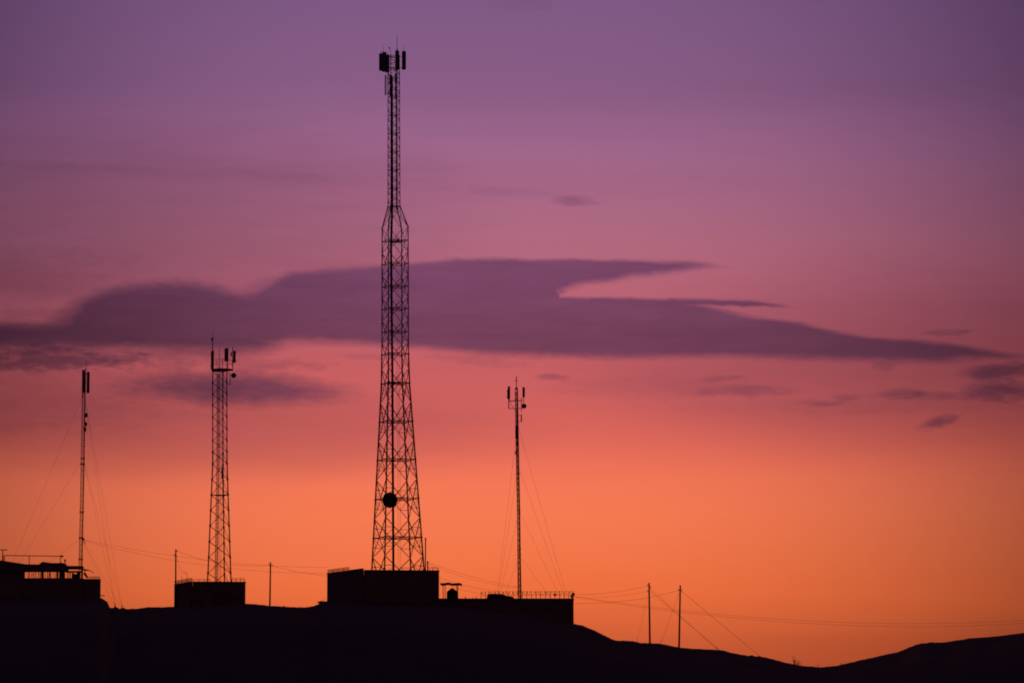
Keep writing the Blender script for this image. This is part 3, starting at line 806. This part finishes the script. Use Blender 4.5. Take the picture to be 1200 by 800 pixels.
# water tank
yt = 519.5; c = W(530, 700.6, yt); c.z = RZ - 0.02; r = 6.55 * mpp(yt)
wt = thing('water_tank', c, 'squat domed water tank under canopy on the long roof', 'water tank')
h = 10.4 * mpp(yt)
tk = MB().lathe(c, [(r * 0.97, 0), (r, 0.05), (r, h * 0.3), (r * 1.02, h * 0.33), (r, h * 0.36), (r, h * 0.68), (r * 1.02, h * 0.71), (r, h * 0.74), (r * 0.99, h * 0.86), (r * 0.86, h * 0.98), (r * 0.6, h * 1.09), (r * 0.34, h * 1.17)], 28)
tk.build('tank_body', 'plastic_tank', wt)
MB().lathe(c + Vector((0, 0, h * 1.165)), [(r * 0.36, 0), (r * 0.36, 0.09), (r * 0.28, 0.15), (r * 0.05, 0.17)], 20).build('lid', 'plastic_tank', wt)
MB().tube([c + Vector((r * 1.0, 0, 0.15)), c + Vector((r * 1.25, 0, 0.15)), c + Vector((r * 1.25, 0, -0.02))], 0.04, 6).build('outlet_pipe', 'steel', wt)
# canopy
cn = thing('sheet_canopy', onroof(528.5, 520), 'flat sheet canopy on thin posts above water tank', 'canopy')
mb = MB(); n = 16; P0 = []
for i in range(n + 1):
    px = lerp(516, 541.3, i / n); zt = 683.2 + 0.5 * math.sin(i * 0.8) + 0.9 * (i / n) ** 4
    for (yy, dz_) in ((518.2, 0), (521.6, 0)):
        p = W(px, zt, 519.8); p.y = yy; P0.append(p)
for i in range(n):
    a_, b_, c_, d_ = P0[2*i], P0[2*i+2], P0[2*i+3], P0[2*i+1]; dn = Vector((0, 0, -0.2 if i % 2 else -0.14))
    mb.quadbox([a_ + dn, b_ + dn, c_ + dn, d_ + dn, a_, b_, c_, d_])
mb.build('canopy_sheet', 'sheet_metal', cn)
for px, yy in ((519.2, 518.5), (521.6, 521.3), (535.4, 518.5), (536.6, 521.3)):
    q = onroof(px, yy); t = W(px, 684.2, 519.8); MB().bar(q, (q.x, yy, t.z), 0.05, 6).build('post', 'rust', cn)
for px, hh in ((545, 697), (553.5, 698.5), (557.5, 697.6)):
    rb = MB(); q = onroof(px, 518.5); rb.bar(q, q + Vector((0.02, 0, (700.8 - hh) * 0.115)), 0.03, 6).bar(q + Vector((0.12, 0.1, 0)), q + Vector((0.1, 0.1, (700.8 - hh) * 0.08)), 0.03, 6)
    rb.build('rebar_stub', 'rust', None, {545: 'pair of rebar stubs on long roof, next to water tank canopy', 553.5: 'pair of short rebar stubs on long roof, middle of three pairs', 557.5: 'pair of rebar stubs on long roof next to razor wire'}[px], 'rebar')

# ================================================================ terrace house on the left
YH = 472.0
ht = thing('terrace_house', W(50, 700, YH + 4) - Vector((0, 0, 1)), 'flat-roofed terrace house with open loggia at the hill edge', 'house')
def hs(name, x0, x1, y0, y1, dY, depth, material, parent=ht): return slab(name, parent, x0, x1, y0, y1, YH + dY, depth, material)
hs('wall', -90, 96.9, 676.9, 716, 0, 9.0, 'render_wall')
hs('wall', 97, 116.4, 678.6, 716, 0.3, 1.6, 'render_wall')
hs('coping', 96.8, 116.7, 677.9, 678.6, 0.2, 1.8, 'concrete')
hs('wall', -90, 28.8, 668.4, 676.9, 0.1, 0.4, 'render_wall')
# the loggia roof, sagging to the right
mb = MB(); prof = [(-90, 650), (0, 656), (15, 658.4), (31, 660.8), (46, 661), (60, 661.2), (77.2, 662.2)]
for (a0, b0), (a1, b1) in zip(prof, prof[1:]):
    A, B, C_, D = W(a0, b0, YH), W(a1, b1, YH), W(a1, 668.4, YH), W(a0, 668.4, YH)
    mb.quadbox([D - Vector((0, .3, 0)), C_ - Vector((0, .3, 0)), C_ + Vector((0, 3.0, 0)), D + Vector((0, 3.0, 0)), A - Vector((0, .3, 0)), B - Vector((0, .3, 0)), B + Vector((0, 3.0, 0)), A + Vector((0, 3.0, 0))])
mb.build('loggia_roof', 'concrete', ht)
hs('roof_slab', 77.2, 96.8, 662.6, 666.3, 0, 1.2, 'concrete')
hs('beam', 77.2, 96.6, 668.5, 670.5, 0.2, 0.4, 'concrete')
for x0, x1, dp in ((33.3, 34.4, 0.12), (48.0, 50.6, 0.4), (57.9, 59.2, 0.14), (66.6, 68.4, 0.2), (69.2, 75.8, 0.5), (95.2, 96.8, 0.5)):
    hs('column', x0, x1, 668.4, 676.9, 0.1, dp, 'concrete')
hs('column', 95.4, 96.8, 664.0, 668.5, 0.1, 0.4, 'concrete')
for x0, x1, y0 in ((84, 86, 671), (86.4, 89.5, 672), (90, 93.5, 670.6)): hs('loggia_clutter', x0, x1, y0, 676.9, 1.5, 0.6, 'tarp')
hs('drain_spout', 116.4, 122.5, 696.9, 697.9, 1.2, 0.16, 'concrete')
# curtains of reed stalks in the loggia openings
for (x0, x1, dens) in ((36, 47.5, 13), (51, 57.6, 9), (59.6, 66.4, 9), (78, 83, 8)):
    st = MB()
    for k in range(dens):
        px = random.uniform(x0, x1); st.bar(W(px, 676.9, YH + 1.5), W(px + random.uniform(-.6, .6), 668.4 + random.uniform(0, 3), YH + 1.5), 0.018, 4)
    st.build('reed_screen', 'twig', ht, kind='stuff')
heap('rolled_mattress_heap', 'lumpy covered heap on the loggia roof beside railing', 'heap', [(44.5, 661.4), (46, 659.6), (48.5, 657.6), (51, 657.3), (55, 658.2), (60, 658.7), (66, 658.6), (72, 658.3), (75, 659.5), (77.2, 661.6)], YH + 1.0, 2.2, 'tarp')
fin = thing('vent_pipe', W(76.2, 662, YH + 2), 'short capped vent pipe at end of loggia roof', 'pipe')
MB().bar(W(76.2, 662.5, YH + 2), W(76.2, 657, YH + 2), 0.07, 8).build('pipe', 'sheet_metal', fin); MB().lathe(W(76.2, 657, YH + 2), [(0.07, 0), (0.13, 0.03), (0.12, 0.16), (0.04, 0.24)], 10).build('cap', 'sheet_metal', fin)
rl = thing('roof_railing', W(38, 661, YH + 3), 'long thin pipe railing standing on the loggia roof', 'railing')
MB().bar(W(5, 650.4, YH + 3), W(72.6, 651.3, YH + 3), 0.05, 8).build('top_rail', 'rust', rl)
for px, y0 in ((5.2, 656.8), (34.2, 661), (70.8, 662)): MB().bar(W(px, y0 + 0.6, YH + 3), W(px, 650.8, YH + 3), 0.05, 8).build('post', 'rust', rl)
MB().lathe(W(72.6, 652.6, YH + 3), [(0.06, 0), (0.17, 0.06), (0.17, 0.2), (0.06, 0.26)], 10).build('end_fitting', 'rust', rl)
rl2 = thing('pipe_frame', W(3, 656.5, YH + 2.4), 'taller short T-shaped pipe frame next to railing', 'frame')
MB().bar(W(-14, 643.4, YH + 2.4), W(8.7, 644, YH + 2.4), 0.055, 8).build('crossbar', 'rust', rl2)
MB().bar(W(3.3, 657.4, YH + 2.4), W(3.3, 643.6, YH + 2.4), 0.06, 8).build('post', 'rust', rl2); MB().bar(W(3.4, 656.9, YH + 2.4), W(3.4, 650.5, YH + 2.4), 0.09, 8).build('sleeve', 'rust', rl2)
# sagging awning and leaning panel
aw = thing('sagging_awning', W(101, 668, YH + 1), 'frayed awning sheet sagging off the terrace house end', 'awning')
mb = MB(); pr = [(96.8, 666.4), (99.5, 666.2), (102, 666.9), (104.5, 667.6), (106.5, 668.3), (108.6, 670.2)]
for (a0, b0), (a1, b1) in zip(pr, pr[1:]):
    A, B = W(a0, b0, YH + .5), W(a1, b1, YH + .5); t0 = Vector((0, 0, -0.1 * (1 - (a0 - 96) / 16))); dpt = Vector((0, 2, 0))
    mb.quadbox([A + t0, B + t0 * .8, B + t0 * .8 + dpt, A + t0 + dpt, A, B, B + dpt, A + dpt])
mb.build('sheet', 'tarp', aw)
MB().bar(W(96.8, 669, YH + .6), W(104.6, 667.8, YH + .6), 0.025, 5).build('strut', 'rust', aw)
lp = thing('leaning_panel', W(100, 677.9, YH + 1), 'small tilted panel leaning on terrace house end roof', 'panel')
P4 = [W(99.4, 669.2, YH + 1), W(102.6, 674.6, YH + 1), W(103.4, 676.4, YH + 1), W(101.6, 677.2, YH + 1), W(97.6, 672, YH + 1)]
mb = MB(); n = len(P4); mb.v = [p for p in P4] + [p + Vector((0, 0.08, 0.0)) for p in P4]
mb.f = [tuple(range(n)), tuple(reversed(range(n, 2 * n)))] + [(k, n + k, n + (k + 1) % n, (k + 1) % n) for k in range(n)]
mb.build('board', 'sheet_metal', lp); MB().bar(W(101.5, 677.8, YH + 1.6), W(100.4, 672.5, YH + 1.1), 0.03, 5).build('prop', 'rust', lp)
coil_fence('low wire fence on terrace house end roof', [W(104.5, 678, YH + .5), W(116.4, 678, YH + .5)], 0.30, 0.06, 7, 1.5)

# ================================================================ poles and wires
def pole(label, bx, by, tx, ty, Y, r0, pins, group='wooden utility poles on the ridge'):
    a = W(bx, by, Y); b = W(tx, ty, Y)
    root = thing('utility_pole', a, label, 'utility pole', group)
    mb = MB().bar(a - Vector((0, 0, .4)), b, r0, 12, r0 * .75); mb.smooth = False
    mb.build('shaft', 'wood', root)
    for (py, sd) in pins:
        q = W(lerp(bx, tx, (by - py) / (by - ty)), py, Y)
        mb = MB().bar(q, q + Vector((sd * 0.22, 0, 0.0)), 0.03, 5).lathe(q + Vector((sd * 0.22, 0, -.02)), [(0.03, 0), (0.07, 0.03), (0.05, 0.09), (0.075, 0.12), (0.03, 0.2)], 8)
        mb.build('insulator', 'antenna_grey', root)
    return root
pA = pole('utility pole against the small compound corner', 205.9, 711, 206.0, 643.2, 545.0, 0.12, ((645.5, 1), (650.5, -1)))
pB = pole('lone utility pole on the ridge between the two compounds', 316.2, 710, 317.0, 658.3, 527, 0.12, ((662, -1), (662.8, 1)))
YPA, YPB = 553.0, 556.0
pC = pole('utility pole on bare slope, next to the long building', 761.6, 754, 760.6, 682.5, YPA, 0.14, ((686, -1), (692.5, -1), (688, 1)))
pD = pole('utility pole on bare slope, farther down from the long building', 795.7, 759, 797.2, 685.2, YPB, 0.14, ((691.4, -1), (691.6, 1)))
pE = pole('utility pole far along the crest of the hill across the valley', 1402, 735, 1402, 694, 640, 0.15, ((702.5, -1), (705.5, -1)))
def guy(root, p, q, r=0.016):
    o = MB().tube(mesh_wire(p, q, 0.05, 8), r, 5).build('guy_wire', 'cable', root)
    d = (p - q).normalized(); MB().bar(q - d * 0.05, q + d * 0.7, 0.03, 6).build('ground_anchor', 'steel', o)
guy(pC, W(761.2, 688, YPA), gz(841, 556) + Vector((0, 0, 0.03)))
guy(pC, W(761.2, 691.5, YPA), gz(843, 557) + Vector((0, 0, 0.03)))
guy(pC, W(760.6, 690, YPA), gz(745.5, 549) + Vector((0, 0, 0.03)), 0.009)
guy(pD, W(797.4, 691, YPB), gz(891, 561) + Vector((0, 0, 0.03)), 0.02)
guy(pD, W(796.6, 692, YPB), gz(773.5, 556) + Vector((0, 0, 0.03)), 0.014)
def wire(label, p, q, sag_px, r=0.014, n=28, group=None):
    p, q = Vector(p), Vector(q); sg = sag_px * mpp((p.y + q.y) / 2)
    MB().tube(mesh_wire(p, q, sg, n), r, 5).build('overhead_wire', 'cable', None, label, 'wire', group)
wire('upper overhead wire running from the terrace house mast to tall tower compound', W(98.6, 632, YL), W(384.8, 664.5, 527), 7.5, 0.012)
wire('lower overhead wire running from the terrace house mast to tall tower compound', W(98.8, 633.5, YL), W(384.8, 671.2, 527), 9.8, 0.012)
wire('overhead wire between small compound pole and lone ridge pole', W(207.6, 645.2, 545), W(315.2, 662, 527), 6.5, 0.016)
wire('overhead wire from lone ridge pole to tall tower compound', W(318.8, 662.6, 527), W(384.6, 674.7, 527), 1.2, 0.015)
wire('upper wire from compound post to the mast behind the long roof', W(501.6, 658.2, 515), W(608.6, 687.5, YR), 3.0, 0.013)
wire('lower wire from compound post to the mast behind the long roof', W(501.6, 660.2, 515), W(608.6, 688.6, YR), 4.5, 0.013)
wire('upper wire dropping from compound wall to long roof', W(513.4, 676, 515.2), onroof(586, 518) + Vector((0, 0, 1.05)), 2.5, 0.013)
wire('lower wire dropping from compound wall to long roof', W(513.4, 679.5, 515.2), onroof(567, 518.2) + Vector((0, 0, .7)), 2.5, 0.013)
wire('upper wire from long building to near slope pole', W(672.6, 696.4, 517.3), W(758.8, 686, YPA), 2.6, 0.014)
wire('lower wire from long building to near slope pole', W(672.6, 699.4, 517.3), W(758.8, 692.6, YPA), 2.6, 0.010)
wire('wire from long building wall to the farther slope pole', W(672.6, 706.6, 516.9), W(795.2, 691.4, YPB), 4.6, 0.017)
wire('upper long wire sagging across the valley towards the far hill', W(673, 698.2, 517.5), W(1400, 702.5, 640), 29.5, 0.013, 60)
wire('lower long wire sagging across the valley towards the far hill', W(673, 699.2, 517.4), W(1400, 705.5, 640), 31.0, 0.014, 60)

# ================================================================ hillside odds and ends
def rock(label, px, Y, sz, seed):
    mb = MB(); mb.smooth = False; c = gz(px, Y); n, m_ = 12, 7
    for j in range(m_):
        th = math.pi * j / (m_ - 1)
        for i in range(n):
            ph = 2 * math.pi * i / n; d = Vector((math.sin(th) * math.cos(ph), math.sin(th) * math.sin(ph), math.cos(th)))
            rr = 1 + 0.45 * noise.noise(d * 1.6 + Vector((seed, 0, 0)))
            mb.v.append(c + Vector((d.x * sz[0] * rr, d.y * sz[1] * rr, d.z * sz[2] * rr + sz[2] * 0.25)))
    for j in range(m_ - 1):
        for i in range(n): mb.f.append((j*n+i, (j+1)*n+i, (j+1)*n+(i+1) % n, j*n+(i+1) % n))
    mb.build('boulder', 'rock', None, label, 'boulder')
rock('small boulder at the guy anchors, close to the rocky step', 136, 503, (0.42, 0.4, 0.25), 1)
rock('small boulder at the guy anchors, farther out from the rocky step', 144.3, 505, (0.4, 0.4, 0.22), 5)
rock('small lone boulder on ridge beside the lone pole', 333, 525, (0.22, 0.25, 0.26), 9)
rock('flat boulder on ridge below the tall tower compound', 377, 513, (0.5, 0.4, 0.2), 13)
rock('boulder on the slope where the long guy ends', 880, 559.5, (0.35, 0.3, 0.14), 17)
def shrub(label, px, Y, h, n, spread, leaves, seed):
    rnd = random.Random(seed); c = gz(px, Y); root = thing('dry_shrub', c, label, 'shrub', None)
    st = MB(); tips = []
    for k in range(n):
        a = rnd.uniform(0, 2 * math.pi); L = h * rnd.uniform(0.5, 1.0); p = c - Vector((0, 0, 0.05)); d = Vector((math.cos(a) * spread * rnd.random() - 0.25 * spread, math.sin(a) * spread * rnd.random(), 1)).normalized()
        for q in range(4):
            e = p + d * L / 4; st.bar(p, e, 0.02 * (1 - q * .2), 4, 0.02 * (0.8 - q * .2)); p = e
            d = (d + Vector((rnd.uniform(-.35, .35), rnd.uniform(-.35, .35), rnd.uniform(-.1, .1)))).normalized()
            tips.append(p.copy())
            if rnd.random() < .6:
                f = p + (d + Vector((rnd.uniform(-.9, .9), rnd.uniform(-.9, .9), .1))).normalized() * L * .25; st.bar(p, f, 0.011, 4, 0.006); tips.append(f)
    st.build('stem', 'twig', root)
    lf = MB()
    for k in range(leaves):
        t = rnd.choice(tips) if rnd.random() < .4 else c + Vector((rnd.gauss(0.45, .22), rnd.gauss(0, .25), abs(rnd.gauss(0.2, .22))))
        u = Vector((rnd.uniform(-1, 1), rnd.uniform(-1, 1), rnd.uniform(-1, 1))).normalized(); v = u.orthogonal().normalized(); q = t + Vector((rnd.gauss(0, .04), rnd.gauss(0, .04), rnd.gauss(0, .04)))
        i = len(lf.v); lf.v += [q - u * .05, q + v * .02, q + u * .05, q - v * .02]; lf.f.append((i, i+1, i+2, i+3))
    lf.build('foliage', 'leaf', root)
shrub('straggly dry shrub with dense side at the valley bottom', 931, 571, 1.35, 9, 0.9, 420, 3)
shrub('tiny sprig growing at the lowest point of the valley', 958, 579, 0.55, 4, 0.9, 30, 8)
shrub('tiny sprig on the foot of the hill across the valley dip', 986, 584, 0.45, 4, 0.9, 30, 12)
shrub('small weed tuft on ridge below the tall tower compound', 378.5, 512, 0.45, 6, 1.0, 30, 15)
# vaulted roofs low on the slope in front of the ridge
YV = 440.0
vh = thing('vaulted_house', gz(724, YV + 3) - Vector((0, 0, .6)), 'low house with twin vaulted roofs half lost in the dark slope', 'house')
gzb = gz(724, YV + 3).z - 0.8
for (x0, x1, ty) in ((706.5, 723.5, 767.2), (724.5, 742.5, 767.4)):
    a, b = W(x0, 771, YV), W(x1, 771, YV); t = W((x0 + x1) / 2, ty, YV)
    MB().box(((a.x + b.x) / 2, YV + 3, (gzb + a.z) / 2), (b.x - a.x - .02, 6, a.z - gzb)).build('wall', 'render_wall', vh)
    mb = MB(); n = 10; i0 = 0
    for yy in (YV - .15, YV + 6.15):
        for k in range(n + 1):
            th = math.pi * k / n; mb.v.append(Vector(((a.x + b.x) / 2 - math.cos(th) * (b.x - a.x) / 2 * 1.0, yy, a.z + .005 + math.sin(th) * (t.z - a.z))))
    for k in range(n): mb.f.append((k, k + 1, n + 2 + k, n + 1 + k))
    mb.f += [tuple(reversed(range(n + 1))), tuple(range(n + 1, 2 * n + 2)), (0, n + 1, 2 * n + 1, n)]
    mb.build('vault', 'concrete', vh)
# low retaining wall on the slope below the saddle
a = gz(138, 470); b = gz(186, 474); zt = W(160, 727, 472).z
rw = thing('retaining_wall', (lerp(a.x, b.x, .5), 472, min(a.z, b.z) - .5), 'low pale-topped retaining wall on the dark slope below the saddle', 'wall')
mb = MB(); wall_run(mb, (a.x, 470), (b.x, 474), min(a.z, b.z) - .6, zt - .12, zt - .12); mb.build('wall', 'rock', rw)
mb = MB(); wall_run(mb, (a.x - .05, 470), (b.x + .05, 474), zt - .12, zt, zt, .42); mb.build('coping', 'concrete', rw)
# sparse dry grass and pebbles along the ridge
gs = MB(); rnd = random.Random(21)
for k in range(2600):
    px = rnd.uniform(100, 1230); Yc, zc = crest(px); Y = Yc + rnd.uniform(-10, 1.5)
    if noise.noise(Vector((px * 0.02, Y * 0.1, 3))) < -0.02: continue
    c = gz(px, Y)
    for q in range(3):
        h = rnd.uniform(0.04, 0.15) * (1.5 if rnd.random() < .05 else 1); d = Vector((rnd.gauss(0, .35), rnd.gauss(0, .35), 1)).normalized(); w = Vector((0.012, 0.006, 0))
        p = c + Vector((rnd.gauss(0, .06), rnd.gauss(0, .06), -0.02)); i = len(gs.v)
        gs.v += [p - w, p + w, p + d * h]; gs.f.append((i, i + 1, i + 2))
gs.build('dry_grass', 'dry_grass', None, 'sparse short dry grass scattered along the dark ridge', 'grass', None, 'stuff')
